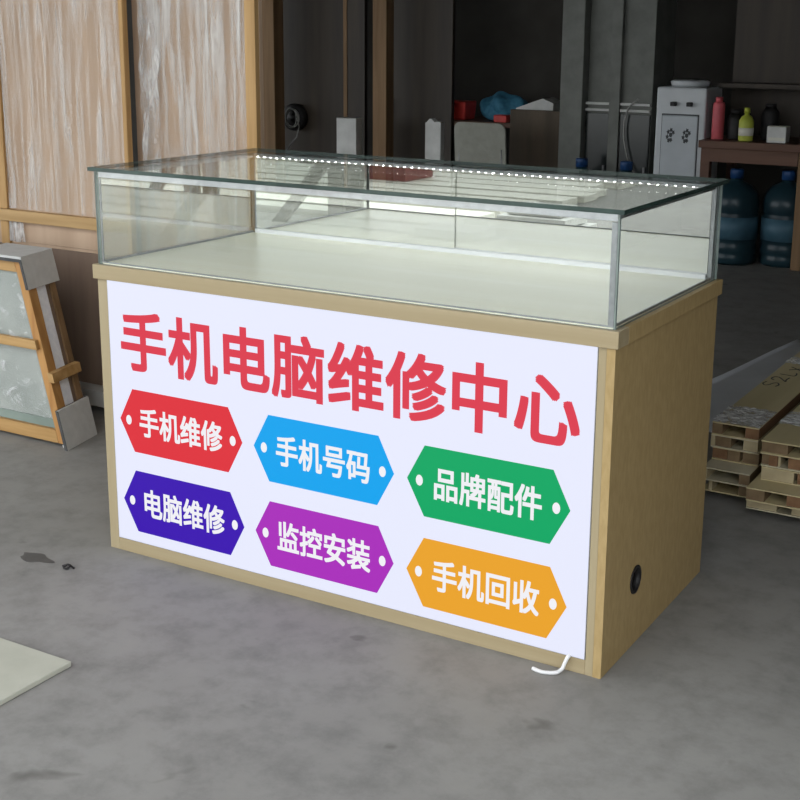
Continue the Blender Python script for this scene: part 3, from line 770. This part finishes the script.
# big water bottles
def make_bottle(label, loc, group):
    r = thing('water_bottle', label, 'water bottle', loc, group)
    bm = bmesh.new()
    lathe(bm, [(.001, .012), (.09, .004), (.118, 0), (.132, .014), (.132, .05), (.126, .06), (.132, .07), (.132, .11), (.126, .12), (.132, .13), (.132, .27), (.126, .28), (.132, .29), (.132, .34), (.120, .385), (.085, .425), (.045, .445), (.033, .452), (.033, .49), (.001, .49)], seg=36)
    obj('body', bm, M['bottle'], r)
    bm = bmesh.new(); lathe(bm, [(.1325, .14), (.1332, .14), (.1332, .26), (.1325, .26)], seg=36, cap=False); obj('label_band', bm, M['bottle_label'], r, 'faded blue label band')
    bm = bmesh.new(); lathe(bm, [(.034, .462), (.037, .462), (.037, .505), (.034, .511), (.001, .511)], seg=24, cap=False); obj('cap', bm, M['blue_cap'], r, 'blue cap')
    bm = bmesh.new()
    return r
WB = 'big water bottles at the back'
b0 = make_bottle('big dark blue water bottle under the bench, nearest the showcase', (.060, 5.22, 0), WB); b0.scale = (1.06, 1.06, 1.09)
dup(b0, (.345, 5.30, 0), 'big dark blue water bottle under the bench, beside its pale brown front leg', WB)
dup(b0, (-.97, 5.30, 0), 'big blue water bottle before the left door of the glazed cupboard', WB)
dup(b0, (-.66, 5.28, 0), 'big blue water bottle next to the water dispenser', WB)

# ------------------------------------------------------------------ in the yard behind the camera, seen only in the mirror doors
def make_trestle(label, x, sgn):
    t = thing('trestle', label, 'trestle', (x, -3.8, 0), 'grey trestles in the yard')
    X = lambda a, b: (min(sgn*a, sgn*b), max(sgn*a, sgn*b))
    part('leg', M['trestle'], t, (*X(.03, .155), -.05, .0, 0, .43), bev=.004)
    bm = bmesh.new(); prism(bm, [(sgn*p, q) for p, q in ((-.46, 0), (-.35, 0), (.03, .43), (-.08, .43))], lambda p, q, e: (p, -.05+e, q), .045); obj('leg', bm, M['trestle'], t)
    part('leg', M['trestle'], t, (*X(.03, .155), -.27, -.22, 0, .43), bev=.004)
    part('beam', M['trestle'], t, (*X(-.20, .26), -.29, .02, .4305, .50), bev=.004)
make_trestle('grey wooden trestle reflected in the mirror doors at the left', -2.78, 1)
make_trestle('grey wooden trestle reflected in the left glass end of the showcase', 4.09, -1)
GB = 'white planks reflected in the mirror'
nth = ['first', 'second', 'third', 'fourth', 'fifth', 'sixth', 'seventh', 'eighth', 'ninth', 'tenth']
yy = -4.16
for i in range(10):
    dp_ = random.uniform(.22, .36); off = random.uniform(-.12, .12)
    o = part('white_plank', M['mdf_stack'], None, (-6.4+off, -1.9+off, yy-dp_, yy, .0005, .055), bev=.003)
    tag(o, '%s white plank behind the trestle, lying in the yard reflected in the mirror doors' % nth[i], 'plank', GB)
    o = part('white_plank', M['mdf_stack'], None, (2.9+off, 7.2+off, yy-dp_, yy, .0005, .055), bev=.003)
    tag(o, '%s white plank behind the trestle, lying in the yard reflected in the left glass end' % nth[i], 'plank', GB)
    yy -= dp_+random.uniform(.05, .12)
for i in range(3):
    o = part('grey_slab', M['white_board'], None, (-1.72+.05*i, -1.1-.06*i, -4.66+.03*i, -4.2-.05*i, .001+i*.062, .055+i*.062), bev=.003)
    if i == 0: o.location.z = 0
    tag(o, '%s grey-white slab of the low pile right of the reflected trestle' % ('lowest', 'middle', 'topmost')[i], 'slab', 'slabs reflected in the mirror')
M['dull_red'] = mat_noise('faded red plastic', srgb(128, 66, 60), srgb(142, 78, 70), ns=9, rough=.6, bs=0)
tag(part('red_crate', M['dull_red'], None, (-4.1, -3.5, -6.6, -6.1, .0555, .22), bev=.01), 'red crate standing on the white planks, reflected in the mirror doors', 'crate')

# ------------------------------------------------------------------ light
wd = bpy.data.worlds.new('overcast'); S.world = wd; wd.use_nodes = True
nt = wd.node_tree; nt.nodes.clear()
bg = nt.nodes.new('ShaderNodeBackground'); bg.inputs['Color'].default_value = (.93, .97, 1.0, 1); bg.inputs['Strength'].default_value = 2.7
wo = nt.nodes.new('ShaderNodeOutputWorld'); nt.links.new(bg.outputs[0], wo.inputs['Surface'])

# ------------------------------------------------------------------ camera
cam = bpy.data.cameras.new('camera'); co = bpy.data.objects.new('camera', cam); COL.objects.link(co)
f, cx, cy, pit, yaw, roll = 1283.926, 426.135, 345.007, .2373, .521, .0109
fw = Vector((-math.sin(yaw)*math.cos(pit), math.cos(yaw)*math.cos(pit), -math.sin(pit)))
rt = Vector((math.cos(yaw), math.sin(yaw), 0)); up = rt.cross(fw)
r2 = math.cos(roll)*rt+math.sin(roll)*up; u2 = -math.sin(roll)*rt+math.cos(roll)*up
mw = Matrix((r2, u2, -fw)).transposed().to_4x4(); mw.translation = Vector((2.2721, -2.3147, 1.3111))
co.matrix_world = mw
cam.sensor_fit = 'HORIZONTAL'; cam.sensor_width = 36; cam.lens = f*36/800
cam.shift_x = (400-cx)/800; cam.shift_y = (cy-400)/800; cam.clip_start = .02
S.camera = co
S.view_settings.view_transform = 'Standard'; S.view_settings.look = 'None'; S.view_settings.gamma = 1; S.view_settings.exposure = 0
S.view_settings.use_curve_mapping = False
S.cycles.transparent_max_bounces = 32; S.cycles.max_bounces = 14; S.cycles.glossy_bounces = 8; S.cycles.diffuse_bounces = 5
